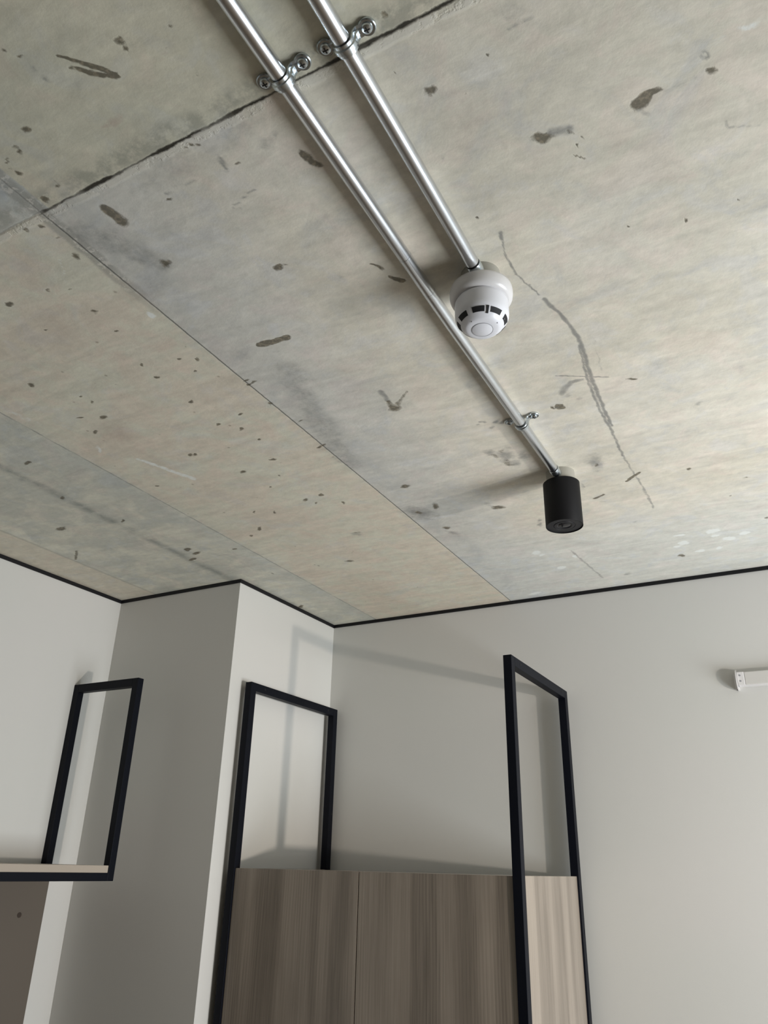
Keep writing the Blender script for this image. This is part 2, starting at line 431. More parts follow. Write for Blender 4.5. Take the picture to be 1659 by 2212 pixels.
# ------------------------------------------------------------------ marks on the concrete (kind, position and shape in metres)
# kinds: 0 dark spots, 1 grey smudges, 2 pale flecks, 3 reddish patches
ROUND_MARKS = [
    (0, -0.6543, 0.4147, 78.9, 109.5, -101.8, 128.3, 0.8),
    (0, -0.655, 0.4246, -3.5, 177.2, -170.7, -43, 0.8),
    (0, -0.5803, 0.4273, 129.6, 224.5, -202.7, 172.2, 0.75),
    (0, -0.6066, 0.4513, 147.7, 252.5, -225, 186.9, 0.75),
    (0, -0.5967, 0.4997, 178.2, 281.7, -258.3, 211.4, 0.75),
    (0, -0.8864, 0.4485, 64.4, 137.4, -98.4, 70.6, 0.75),
    (0, -0.9294, 0.4751, 76.5, 161.7, -113.7, 78.7, 0.75),
    (0, -0.928, 0.4614, 76.4, 164.7, -115.2, 80.2, 0.75),
    (0, -0.9581, 0.472, 84.2, 182.3, -125.6, 85.6, 0.75),
    (0, -0.9635, 0.4821, 134.4, 287.8, -198.4, 134.1, 0.75),
    (0, -0.9624, 0.4968, 74.9, 156.9, -108.9, 73.2, 0.75),
    (0, -0.9264, 0.5466, 99.1, 189.6, -137.4, 92.6, 0.75),
    (0, -0.9701, 0.5544, 74.8, 145.9, -103, 67.4, 0.75),
    (0, -0.9759, 0.5592, 111.8, 217.5, -153.3, 99.8, 0.75),
    (0, -0.9241, 0.5373, 173.6, 335.8, -242.9, 164.4, 0.75),
    (0, -0.7892, 0.652, 126.7, 193.4, -161, 112.5, 0.75),
    (0, -0.6773, 0.5818, 103.7, 157.7, -139.5, 106.1, 0.75),
    (0, -0.6913, 0.583, 164.2, 252.1, -220.6, 166.6, 0.75),
    (0, -0.6694, 0.5897, 166.8, 249.5, -222.8, 169.7, 0.75),
    (0, -1.0545, 0.5862, 91.1, 180.1, -122, 74.9, 0.75),
    (0, -1.027, 0.5919, 92.7, 179, -123.6, 77, 0.75),
    (0, -1.022, 0.6212, 108.7, 201.8, -141.4, 87.4, 0.75),
    (0, -1.0325, 0.6707, 72, 127.1, -90.1, 54.3, 0.75),
    (0, -1.0312, 0.678, 129.6, 226.9, -161.5, 97.1, 0.75),
    (0, -0.3198, 0.5487, 124.1, 139.3, -171.8, 156.6, 0.75),
    (0, -0.3463, 0.9216, 193.3, 150.8, -206.8, 162.6, 0.75),
    (0, -0.2247, 0.6582, 233.5, 204.4, -295.3, 268.6, 0.75),
    (0, -0.349, 0.6273, 265.9, 280, -344.4, 300.7, 0.75),
    (0, 0.0455, 1.0808, 295.9, 113.8, -293.2, 255.8, 0.75),
    (0, -0.0362, 1.089, 278.6, 123.8, -275, 232, 0.75),
    (0, -0.1246, 1.0553, 213.1, 111.9, -213.6, 176, 0.75),
    (0, -0.1459, 0.8462, 287.4, 186.1, -320.7, 281.3, 0.75),
    (0, -0.157, 0.856, 283.7, 185, -314.8, 274, 0.75),
    (0, -0.8093, 0.3469, 123.3, 293.2, -212.8, 166.2, 0.75),
    (0, -0.7935, 0.3656, 107.5, 244.7, -181.1, 141.6, 0.75),
    (1, -0.786, 0.4026, 155.1, 38.7, 4.4, 126, 0.9),
    (1, -0.7889, 0.387, 208.4, 53.2, 5.6, 200.3, 0.6),
    (3, -0.7531, 0.5025, 66.7, 28.4, -9.7, 164.7, 0.9),
    (3, -0.7672, 0.5022, 82.4, 54.8, -48.5, 226.9, 0.9),
    (3, -0.7404, 0.5011, 132.7, 135.9, -59.3, 114, 0.7),
    (3, -0.6188, 0.459, 81, -19.2, 92.3, 341.2, 0.5),
    (0, -0.8963, 0.7603, 53.7, 62.7, -52.9, 59, 0.85),
    (0, -0.7152, 0.865, 76.1, 47.5, -48.7, 132.4, 0.8),
    (0, -0.6971, 0.8688, 127.5, 67.1, -68.5, 282.9, 0.6),
    (1, -0.5704, 0.6335, 52.4, 38.4, -28, 53.9, 0.55),
    (1, -0.5552, 0.6267, 117, 84.6, -71.4, 137.5, 0.5),
    (1, -0.5793, 0.642, 126.8, 93.3, -61, 117.7, 0.5),
    (1, -0.7063, 0.3676, 51.6, 59.6, -24.9, 47.5, 0.35),
    (1, -0.9445, 0.7797, 9.3, 17.7, -21.2, 5.8, 0.3),
    (0, -0.3165, 0.6727, 88.2, 18.3, -33.1, 170.3, 0.75),
    (0, -0.3207, 0.677, 171.5, 81.6, -106.3, 204, 0.6),
    (0, -0.198, 0.8192, 60.1, 14.7, -44.7, 113.4, 0.85),
    (0, 0.0381, 0.823, 129.6, -25.4, 10, 142.4, 0.9),
    (1, 0.0409, 0.7968, 429.5, 56.3, -178.8, 342.1, 0.85),
    (1, 0.0394, 0.7998, 428, 56.4, -177.8, 340.1, 0.85),
    (1, 0.0366, 0.8004, 426.8, 57.3, -177.2, 339, 0.85),
    (1, 0.0337, 0.7982, 426.5, 58.3, -177.4, 339.3, 0.85),
    (1, 0.0322, 0.7943, 427.1, 59.1, -178.2, 340.9, 0.85),
    (1, 0.0327, 0.7906, 428.4, 59.3, -179.4, 343, 0.85),
    (1, 0.035, 0.7887, 429.8, 58.8, -180.3, 344.7, 0.85),
    (1, 0.038, 0.7896, 430.6, 57.8, -180.5, 345.1, 0.85),
    (1, -0.3274, 0.9946, 333, 124.4, -118.1, 230.3, 0.9),
    (1, -0.3333, 1.0533, 323, 117.1, -109.6, 214.4, 0.9),
    (1, -0.3325, 1.0807, 319.2, 113.4, -106.2, 208, 0.9),
    (1, -0.3221, 1.1182, 315.9, 107.4, -102.4, 200.8, 0.9),
    (0, -0.2197, 1.5144, 76.1, 16.5, -78, 155.7, 0.8),
    (1, -0.3642, 1.5171, 91.8, 26.8, -38.6, 77.3, 0.6),
    (1, -0.3432, 1.5427, 117.7, 10.3, 24.9, 129.4, 0.5),
    (0, -0.3962, 1.5541, 79, 27.9, -49.5, 69.5, 1),
    (0, -0.4105, 1.5492, 151.8, 82, -127.5, 80.1, 0.8),
    (2, -0.4036, 1.5526, 296.4, 90.8, -109.9, 220.7, 1),
    (1, -0.3904, 1.8671, 34.8, 15.6, -24, 14, 0.75),
    (0, -0.3927, 1.8806, 114.1, 29.4, -33.3, 68, 0.45),
    (1, -0.4587, 1.988, 252.3, 29.6, 19.5, 59.6, 0.8),
    (0, -0.7263, 2.018, 39.2, 15.6, -34.3, 58.4, 0.8),
    (1, -0.7442, 1.9875, 58.6, 34.2, -71, 33.8, 0.5),
    (0, -0.2978, 2.6593, 65.6, 10.6, -28, 59.4, 0.8),
    (1, -0.6213, 1.6912, 43.6, 23.9, -41, 29.9, 0.75),
    (1, -0.5926, 1.725, 31.8, 16.7, -26.2, 19.1, 0.8),
    (1, -0.5838, 1.7725, 49.5, 25.1, -44.9, 32.5, 0.7),
    (1, -0.5692, 1.6893, 65.6, 23.9, -30.1, 61.2, 0.5),
    (0, -0.619, 1.7121, 60.3, 29.3, -50.6, 49.5, 0.5),
    (0, -0.5994, 1.7648, 41, 29.4, -74.9, 22.4, 0.5),
    (0, -0.5914, 1.6976, 97.2, 36.4, -44.4, 90.3, 0.45),
    (1, -0.5509, 1.7455, 48.7, 16.9, -17.4, 35.4, 0.7),
    (1, -0.6007, 1.5444, 209.3, 53.7, 7.7, 239.5, 0.9),
    (1, -0.5805, 1.5398, 141.1, 35, 5.1, 161, 0.9),
    (1, -0.571, 1.5715, 120.1, 28.8, 5.3, 134.7, 0.9),
    (1, -0.5543, 1.5504, 106.7, 25, 4.1, 120.4, 0.9),
    (1, -0.5407, 1.562, 106.9, 24.2, 4.4, 119.6, 0.9),
    (1, -0.5897, 1.5353, 211, 53.3, 7.3, 242, 0.9),
    (1, -0.6509, 2.1968, 116.1, 1, 83.1, 81.9, 0.9),
    (1, -0.6446, 2.1639, 117.6, 0.7, 83.6, 83.6, 0.9),
    (0, -0.1734, 2.0086, 119.9, 18.4, -91.4, 186.9, 0.7),
    (0, -0.0959, 2.2339, 267.4, 29.8, -71.1, 146.8, 0.7),
    (0, -0.0419, 2.1334, 78.4, 3.2, -23.4, 206.5, 0.5),
    (0, -0.0152, 2.4461, 111.1, -1.6, 39.4, 133.6, 0.6),
    (1, -0.1007, 1.6832, 111.6, 6.6, -13, 117.6, 0.7),
    (1, -0.3797, 2.3026, 101.8, 11.4, 32.6, 141.8, 0.6),
    (2, -0.1731, 2.482, 52.1, 4.2, -3.5, 63, 0.9),
    (2, -0.0863, 2.5442, 67.1, 3.3, -2.8, 61.6, 0.9),
    (2, -0.1333, 2.5686, 51.5, 3.3, -2.5, 60.1, 0.9),
    (2, -0.2723, 2.5465, 62.8, 7, -2.6, 59.4, 0.9),
    (2, -0.1729, 2.6386, 99.4, 7.5, -2.3, 76.2, 0.9),
    (2, -0.235, 2.6416, 61.9, 5.9, -2.2, 75.2, 0.9),
    (2, -0.7379, 2.4233, 67.9, 18.7, -3.5, 58.7, 0.9),
    (2, -0.7288, 2.4516, 121.6, 32.8, -6.3, 115.7, 0.9),
    (2, -0.6287, 2.5133, 123.8, 28.5, -3.5, 75.7, 0.9),
    (2, -0.1716, 2.5247, 72, 5.6, -3.9, 81.8, 0.9),
    (2, -0.7024, 2.5999, 65.7, 16.3, -2.3, 71.1, 0.9),
    (2, -0.8822, 2.8373, 37.9, 10.8, 0.2, 91.2, 0.9),
    (2, -0.2739, 2.476, 50.4, 5.7, -6.8, 124.1, 0.9),
    (2, -0.2976, 2.566, 85.2, 10.1, -4.7, 116.8, 0.9),
    (1, -0.5054, 2.7666, 67, 10.9, 6.5, 68, 0.7),
    (0, -0.7481, 1.3859, 54.8, 22.5, -12.5, 83.7, 0.75),
    (1, -0.8752, 1.0686, 46.8, 30.3, -50.8, 149.2, 0.4),
    (0, -0.9139, 1.7669, 66.7, 34, -32.7, 67.2, 0.85),
    (0, -0.8942, 1.9298, 54.8, 44, -62.3, 12.2, 0.75),
    (0, -0.9579, 1.9478, 49.6, 29, -58.3, 51.4, 0.6),
    (1, -0.9594, 1.9508, 14.2, 8.3, -16.6, 14.6, 0.8),
    (0, -0.9289, 2.0925, 68, 30.6, -46.1, 96.6, 0.7),
    (1, -0.9271, 2.1439, 27.8, 15.9, -52.8, 31.4, 0.6),
    (0, -1.368, 2.2158, 39.6, 23.6, -41.7, 88.9, 0.75),
    (0, -1.4928, 2.2093, 82.5, 53.2, -44.3, 94.7, 0.5),
    (0, -1.7002, 2.2048, 116.2, 84.2, -27.8, 59.7, 0.6),
    (0, -1.2124, 1.9995, 62.8, 36.7, -55.7, 116.8, 0.5),
    (1, -1.2183, 2.0095, 35.2, 20.6, -22.1, 46.3, 0.6),
    (0, -0.9957, 1.128, 113.9, 55, 12, 263.7, 0.8),
    (0, -0.9862, 1.143, 113.8, 53.9, 13, 260.8, 0.8),
    (0, -0.9984, 1.1452, 113.1, 54.3, 13, 259.5, 0.8),
    (0, -1.0065, 1.2368, 109.3, 50.4, 17.9, 239, 0.8),
    (0, -0.9858, 1.3341, 107, 45.7, 22.6, 221, 0.8),
    (0, -1.0118, 1.4634, 101.6, 42, 27, 198.3, 0.8),
    (0, -1.0001, 1.4609, 102.2, 41.7, 27.1, 199, 0.8),
    (1, -0.9588, 1.436, 33.6, 30.5, -42.1, 20.6, 0.5),
    (1, -0.9502, 1.053, 14.5, 27.3, -28.6, 0.4, 0.35),
    (1, -0.5818, 0.8111, 38.1, 5.4, 2.6, 18, 0.3),
    (1, -0.3443, 0.7846, 212.4, 96.2, -89.4, 172.6, 0.5),
    (0, -0.2741, 0.7013, 281.2, 119.1, -319.2, 612.6, 0.5),
    (1, -0.6285, 0.9408, 109.5, 66.8, -72.8, 142.8, 0.6),
    (0, -1.1202, 0.7982, 115.9, 101.7, -36.2, 152.9, 0.85),
    (0, -1.1214, 0.7897, 203.2, 179.7, -61.2, 256.9, 0.85),
    (0, -1.1535, 0.7153, 162.6, 156.8, -41, 164.4, 0.85),
    (0, -1.1119, 0.7261, 277, 255.4, -51.5, 206.8, 0.85),
    (0, -1.1709, 1.028, 124, 96.6, -39.6, 200.3, 0.85),
    (0, -1.0768, 0.9987, 157.4, 115.2, -43.7, 212.7, 0.85),
    (0, -1.0443, 1.0188, 159.1, 111.6, -32.2, 158.4, 0.85),
    (0, -1.0778, 1.0466, 194, 137.8, -40.2, 203.4, 0.85),
    (0, -1.1702, 1.1441, 120.4, 87.2, -32.3, 180.8, 0.85),
    (0, -1.1014, 1.2407, 103.9, 67, -24.1, 145.8, 0.85),
    (0, -1.1674, 0.9781, 188.7, 151.6, -32.4, 157.5, 0.85),
    (0, -1.3509, 1.3443, 126.9, 94.4, -15.6, 109.4, 0.85),
    (0, -1.3384, 1.3505, 127.4, 93.6, -15.5, 109.3, 0.85),
    (0, -1.2832, 1.4909, 78.9, 51.7, -13.7, 114, 0.85),
    (0, -1.1638, 1.465, 74.1, 44.7, -26.6, 209.7, 0.85),
    (0, -1.2703, 1.6005, 154.6, 95.1, -12.7, 123.4, 0.85),
    (0, -1.2244, 1.7161, 102.1, 57.5, -9.8, 115, 0.85),
    (0, -1.1643, 1.71, 125.6, 67.5, -10.2, 117, 0.85),
    (0, -1.2091, 1.7487, 152.9, 83.8, -13.6, 169.3, 0.85),
    (0, -1.891, 1.3832, 101.6, 103, -11.7, 93.1, 0.85),
    (0, -1.8536, 1.5888, 124.7, 111.8, -7.9, 82, 0.85),
    (0, -1.4734, 1.0753, 63.6, 60.3, -43.1, 237.9, 0.85),
    (0, -2.09, 1.5468, 38.5, 39.7, -7.9, 80.3, 0.85),
    (0, -1.416, 1.1014, 72.2, 64.7, -23.3, 130.3, 0.85),
    (0, -1.1361, 1.3617, 173.3, 107.8, -18.9, 130.8, 0.85),
    (0, -1.1437, 1.2982, 140.5, 91.1, -21.2, 137.3, 0.85),
    (0, -1.1811, 1.2546, 116.4, 79.8, -19.8, 123.2, 0.85),
    (0, -1.4548, 0.9212, 94.5, 97.9, -30.9, 150.1, 0.85),
    (0, -1.4908, 1.142, 124.6, 114.6, -21, 123.3, 0.85),
    (0, -1.829, 1.8749, 53.3, 41.5, -5, 92.3, 0.85),
    (0, -1.823, 1.9167, 47.8, 36.4, -3.7, 77.3, 0.85),
    (0, -1.8786, 1.9557, 51.8, 40.1, -3.7, 87.4, 0.85),
    (0, -1.5473, 1.8704, 131.9, 87.3, -5.6, 97.5, 0.85),
    (0, -1.4862, 1.835, 108.6, 70.1, -3.8, 60.5, 0.85),
    (0, -1.6724, 1.9441, 71.3, 49.4, -6.2, 136.7, 0.85),
    (0, -1.3912, 1.0049, 167.7, 157.1, -37, 190, 0.85),
    (0, -1.3878, 1.0357, 166.9, 152.9, -35.1, 185.2, 0.85),
    (0, -1.1298, 0.8642, 132.2, 111.4, -53.6, 237.5, 0.85),
    (0, -1.2587, 0.7973, 150.2, 147.8, -33.6, 144.8, 0.85),
    (0, -1.2553, 0.703, 96, 101.6, -39.4, 159.5, 0.85),
    (0, -1.0358, 0.9749, 404.7, 290, -28, 132.5, 0.85),
    (0, -1.2057, 1.5538, 320.8, 191.8, -10.8, 97.1, 0.85),
    (0, -1.4174, 1.7192, 189.9, 123.1, -9, 110.1, 0.85),
    (0, -1.3628, 1.7493, 192.5, 118.5, -8.5, 109.2, 0.85),
    (0, -1.8314, 2.5893, 85.3, 51.2, 2.4, 47.4, 0.85),
    (0, -1.794, 1.18, 68, 73.3, -17.3, 110.1, 0.85),
    (0, -1.1371, 1.7871, 207.5, 105.3, -8.4, 111.7, 0.85),
    (0, -1.5674, 1.4495, 142.1, 115.7, -23.3, 191.9, 0.85),
    (3, -1.4455, 1.1696, 9.2, 13.2, -13.8, 5.2, 0.6),
    (3, -1.4648, 1.3412, 6.6, 9.2, -19.8, 3.4, 0.5),
    (3, -1.0064, 0.8065, 10.9, 16.4, -19.9, 11.6, 0.45),
    (3, -1.1896, 1.2832, 14, 16.2, -29.3, 13, 0.4),
    (3, -1.2151, 0.7957, 9.1, 10.6, -5.1, 10, 0.4),
    (3, -1.116, 0.6373, 13.2, 16.5, -9.6, 18.7, 0.35),
    (2, -1.0258, 0.8621, 53.4, 97.3, -134.4, 30.9, 0.8),
    (2, -1.5539, 1.2162, 110.7, 49.1, 23.7, 67, 0.5),
    (2, -1.6008, 1.0048, 9.5, 16.7, -65.2, 22.5, 0.35),
    (3, -0.035, 0.984, 25.3, -0.4, -5, 40.8, 0.3),
    (3, -0.1727, 1.0689, 18.7, 1.3, -2, 21.7, 0.3),
    (3, -0.058, 1.4483, 22.9, -0, 0.2, 14.9, 0.35),
    (3, -0.151, 0.9241, 24.2, 1.5, -9.4, 69.8, 0.3),
    (1, -0.1771, 0.6161, 40.1, 14.6, -39.6, 75.6, 0.45),
    (1, 0.0126, 0.7705, 36.8, -2, -16.3, 88.4, 0.3),
    (2, 0.0909, 0.7799, 48.8, -5.5, -27.1, 145.8, 0.4),
    (2, 0.0486, 0.7821, 47.2, -5.6, -32.2, 281.6, 0.3),
    (1, -0.3455, 1.1278, 19, 3.2, -1.9, 25.4, 0.15),
]
STROKE_MARKS = [
    (0, -0.7462, 0.3888, -0.7188, 0.4182, 0.00197, 0.00395, 1),
    (0, -0.7188, 0.4182, -0.693, 0.4471, 0.00401, 0.002, 1),
    (0, -0.745, 0.4091, -0.7239, 0.4295, 0.00201, 0.00402, 1),
    (0, -0.7239, 0.4295, -0.695, 0.4508, 0.00405, 0.00203, 1),
    (0, -0.8944, 0.6158, -0.8922, 0.6492, 0.00906, 0.01177, 0.85),
    (0, -0.5362, 0.6757, -0.5322, 0.6903, 0.00629, 0.00786, 0.75),
    (0, -0.5314, 0.6996, -0.5247, 0.7079, 0.0072, 0.0064, 0.75),
    (1, -0.6575, 0.6158, -0.6574, 0.6324, 0.00238, 0.00476, 0.9),
    (1, -0.6574, 0.6324, -0.6634, 0.6513, 0.00485, 0.00243, 0.9),
    (0, -0.6439, 0.6443, -0.6322, 0.6445, 0.0016, 0.0016, 0.7),
    (1, -0.7823, 0.6402, -0.752, 0.6366, 0.00154, 0.00154, 0.8),
    (1, -0.752, 0.6366, -0.7195, 0.6398, 0.00151, 0.00151, 0.8),
    (1, -0.6942, 0.7087, -0.6454, 0.7001, 0.00173, 0.00173, 0.8),
    (1, -0.7027, 0.7144, -0.6883, 0.7185, 0.00177, 0.00177, 0.7),
    (1, -0.6883, 0.7185, -0.6919, 0.7256, 0.00177, 0.00177, 0.7),
    (1, -0.9698, 0.6358, -0.9365, 0.6901, 0.02875, 0.03355, 0.55),
    (1, -0.9365, 0.6901, -0.9026, 0.7598, 0.03482, 0.02487, 0.55),
    (1, -0.8081, 0.6056, -0.6964, 0.6122, 0.03293, 0.03293, 0.3),
    (1, -0.6964, 0.6122, -0.5556, 0.5927, 0.03053, 0.0229, 0.3),
    (1, -0.1853, 0.8176, -0.1606, 0.8242, 0.00738, 0.00885, 0.8),
    (0, -0.1549, 0.8334, -0.1631, 0.8256, 0.00222, 0.00295, 0.4),
    (0, -0.0599, 0.83, -0.0509, 0.824, 0.01039, 0.00901, 0.95),
    (0, -0.0509, 0.824, -0.0437, 0.8196, 0.00891, 0.00617, 0.95),
    (0, -0.0437, 0.8196, -0.0345, 0.8179, 0.00612, 0.0034, 0.95),
    (0, -0.0345, 0.8179, -0.0219, 0.8173, 0.00337, 0.00202, 0.95),
    (1, -0.0618, 0.8391, -0.0511, 0.8506, 0.00424, 0.00424, 0.5),
    (1, 0.0462, 0.9157, 0.0476, 0.926, 0.00216, 0.00216, 0.6),
    (1, 0.0476, 0.926, 0.0912, 0.9478, 0.00217, 0.00145, 0.6),
    (0, -0.1676, 0.8732, -0.1522, 0.885, 0.00155, 0.00233, 0.6),
    (1, -0.0208, 0.8251, 0.0164, 0.8232, 0.00401, 0.00535, 0.35),
    (1, -0.3225, 0.9703, -0.3264, 0.9852, 0.00372, 0.00372, 1),
    (1, -0.3256, 0.9832, -0.3327, 1.0183, 0.00181, 0.00181, 0.95),
    (1, -0.3327, 1.0183, -0.3347, 1.0499, 0.00186, 0.00186, 0.95),
    (1, -0.3347, 1.0499, -0.3318, 1.0838, 0.00192, 0.00192, 0.95),
    (1, -0.3318, 1.0838, -0.324, 1.1186, 0.00197, 0.00197, 0.95),
    (1, -0.324, 1.1186, -0.3133, 1.1545, 0.00202, 0.00202, 0.95),
    (1, -0.3083, 1.1703, -0.2975, 1.2124, 0.00496, 0.00441, 1),
    (1, -0.2975, 1.2124, -0.2878, 1.2617, 0.00455, 0.00398, 1),
    (1, -0.2878, 1.2617, -0.2828, 1.3074, 0.00411, 0.0047, 1),
    (1, -0.2828, 1.3074, -0.2857, 1.36, 0.00488, 0.00488, 1),
    (1, -0.2857, 1.36, -0.2923, 1.4213, 0.00509, 0.00446, 1),
    (1, -0.2923, 1.4213, -0.297, 1.4777, 0.00466, 0.00466, 1),
    (1, -0.297, 1.4777, -0.3001, 1.5383, 0.00486, 0.00416, 1),
    (1, -0.3001, 1.5383, -0.3035, 1.6252, 0.00438, 0.00438, 1),
    (1, -0.3035, 1.6252, -0.305, 1.6957, 0.00461, 0.00338, 1),
    (1, -0.2891, 1.3405, -0.2975, 1.3998, 0.00251, 0.00251, 0.9),
    (1, -0.2975, 1.3998, -0.3047, 1.4639, 0.00264, 0.00329, 0.9),
    (1, -0.3047, 1.4639, -0.3095, 1.5336, 0.00346, 0.00346, 0.9),
    (1, -0.3095, 1.5336, -0.3133, 1.6158, 0.00365, 0.00365, 0.9),
    (1, -0.3133, 1.6158, -0.3117, 1.7047, 0.00386, 0.00386, 0.9),
    (1, -0.3117, 1.7047, -0.3135, 1.7803, 0.00406, 0.00325, 0.9),
    (1, -0.3135, 1.7803, -0.3155, 1.861, 0.00341, 0.00341, 0.9),
    (1, -0.2878, 1.3679, -0.2982, 1.4473, 0.00646, 0.00646, 0.35),
    (1, -0.2982, 1.4473, -0.3054, 1.5464, 0.0069, 0.00552, 0.35),
    (1, -0.3054, 1.5464, -0.309, 1.6341, 0.00588, 0.00588, 0.35),
    (1, -0.2568, 1.3394, -0.2689, 1.4523, 0.00177, 0.00177, 0.45),
    (1, -0.3155, 1.861, -0.3095, 1.9968, 0.0029, 0.0029, 0.7),
    (1, -0.3095, 1.9968, -0.3056, 2.1019, 0.0031, 0.0031, 0.7),
    (1, -0.3056, 2.1019, -0.3077, 2.227, 0.00329, 0.00329, 0.7),
    (1, -0.3072, 2.0779, -0.3073, 2.1698, 0.00504, 0.00504, 0.6),
    (1, -0.3653, 1.4275, -0.3288, 1.4458, 0.00242, 0.00242, 0.8),
    (1, -0.3288, 1.4458, -0.2637, 1.4844, 0.00242, 0.00242, 0.8),
    (1, -0.3163, 1.4681, -0.3432, 1.4668, 0.00546, 0.00683, 0.8),
    (1, -0.3432, 1.4668, -0.3636, 1.4855, 0.00693, 0.00971, 0.8),
    (1, -0.3636, 1.4855, -0.3738, 1.5016, 0.00988, 0.00847, 0.8),
    (0, -0.3409, 2.013, -0.3209, 1.9913, 0.00475, 0.0057, 0.75),
    (0, -0.3209, 1.9913, -0.2974, 1.975, 0.0056, 0.00467, 0.75),
    (0, -0.448, 2.0843, -0.4212, 2.0696, 0.00531, 0.00531, 0.7),
    (1, -0.4402, 2.1127, -0.4247, 2.1166, 0.00416, 0.00416, 0.5),
    (1, -0.6257, 2.4572, -0.5959, 2.7686, 0.00441, 0.00441, 0.7),
    (1, -0.7437, 1.3084, -0.7468, 1.3505, 0.00727, 0.00727, 0.9),
    (0, -0.7487, 1.354, -0.7502, 1.3803, 0.00597, 0.01045, 0.6),
    (0, -0.7385, 1.377, -0.7157, 1.3571, 0.00889, 0.00518, 0.5),
    (0, -0.7157, 1.3571, -0.6891, 1.3335, 0.00506, 0.00434, 0.5),
    (0, -0.5589, 0.9354, -0.5477, 0.9573, 0.00303, 0.00354, 0.8),
    (0, -0.5463, 0.98, -0.5376, 0.9914, 0.00312, 0.00623, 0.9),
    (0, -0.5376, 0.9914, -0.5277, 1.0006, 0.00626, 0.00521, 0.9),
    (0, -0.8864, 1.0376, -0.8561, 1.0423, 0.00749, 0.00749, 0.95),
    (0, -0.849, 1.0423, -0.8208, 1.0426, 0.0074, 0.0074, 0.95),
    (1, -0.8897, 1.141, -0.9408, 1.3323, 0.0364, 0.0364, 0.5),
    (1, -0.9408, 1.3323, -0.9724, 1.4692, 0.04098, 0.04098, 0.5),
    (1, -0.9724, 1.4692, -0.9807, 1.5781, 0.04438, 0.03195, 0.5),
    (0, -2.2029, 1.7129, -2.2728, 1.7705, 0.00504, 0.00504, 0.6),
    (2, -1.4957, 1.3023, -1.4381, 1.4629, 0.00765, 0.00956, 0.5),
    (2, -1.066, 0.6628, -1.0843, 0.6944, 0.00309, 0.00309, 0.4),
    (1, -0.1869, 0.6394, -0.1548, 0.6411, 0.00181, 0.00181, 0.6),
    (1, -0.3348, 0.9736, -0.3589, 0.9735, 0.00187, 0.00187, 0.3),
]


# ------------------------------------------------------------------ the room
WL, WB, PX, PY, WR, WN = -2.485, 2.89, -1.852, 2.205, 1.7, -2.6     # left wall, back wall, pilaster, right and near walls
GAP = 0.014                                                       # dark shadow gap under the ceiling


def structure(name, bm, mat, label=None, **kw):
    o = finish(name, bm, mat, **kw)
    o['kind'] = 'structure'
    if label:
        o['label'] = label
    return o


structure('floor', boxes((WL - .15, WR + .15, WN - .15, WB + .15, -0.12, 0)), FLOOR, 'oak coloured floor')
structure('wall_left', boxes((WL - .15, WL, WN, WB + .15, 0, TOP - GAP)), PAINT, 'off-white wall behind the wall shelf')
structure('wall_back', boxes((WL, WR, WB, WB + .15, 0, TOP - GAP)), PAINT, 'off-white wall behind the wardrobe')
structure('wall_pilaster', boxes((WL, PX, PY, WB, 0, TOP - GAP)), PAINT, 'boxed-out wall corner between shelf and wardrobe')
structure('wall_near', boxes((WL - .15, WR + .15, WN - .15, WN, 0, TOP)), plain('grey_brown_wall', (0.25, 0.24, 0.22), 0.7))
# right wall with the window opening the daylight comes through
wy0, wy1, wz0, wz1 = 1.00, 2.60, 0.25, 2.10
structure('wall_right', boxes((WR, WR + .15, WN, wy0, 0, TOP), (WR, WR + .15, wy1, WB + .15, 0, TOP),
                              (WR, WR + .15, wy0, wy1, 0, wz0), (WR, WR + .15, wy0, wy1, wz1, TOP)), PAINT)
fw = 0.04
structure('window_1', boxes((WR + .05, WR + .10, wy0, wy0 + fw, wz0, wz1), (WR + .05, WR + .10, wy1 - fw, wy1, wz0, wz1),
                            (WR + .05, WR + .10, wy0 + fw, wy1 - fw, wz0, wz0 + fw), (WR + .05, WR + .10, wy0 + fw, wy1 - fw, wz1 - fw, wz1)), FRAME_WHITE)

# shadow-gap trim following the tops of the walls
tz0, tz1, tp = TOP - GAP, TOP, 0.004


def trim(name, b):
    bm = boxes(b)
    return structure(name, bm, BLACK_GAP, 'thin black line where wall meets concrete')


trim('trim_left', (WL - .15, WL + tp, WN, PY - tp, tz0, tz1))
trim('trim_pilaster_front', (WL - .15, PX + tp, PY - tp, PY + .05, tz0, tz1))
trim('trim_pilaster_side', (PX - .05, PX + tp, PY + .05, WB - tp, tz0, tz1))
bmt = boxes((PX - .05, WR, WB - tp, WB + .15, tz0, tz1), (PX + tp, WR, WB - tp - .0025, WB - tp, tz0 + .0005, tz0 + .0045))
structure('trim_back', bmt, BLACK_GAP, 'thin black line where back wall meets concrete')


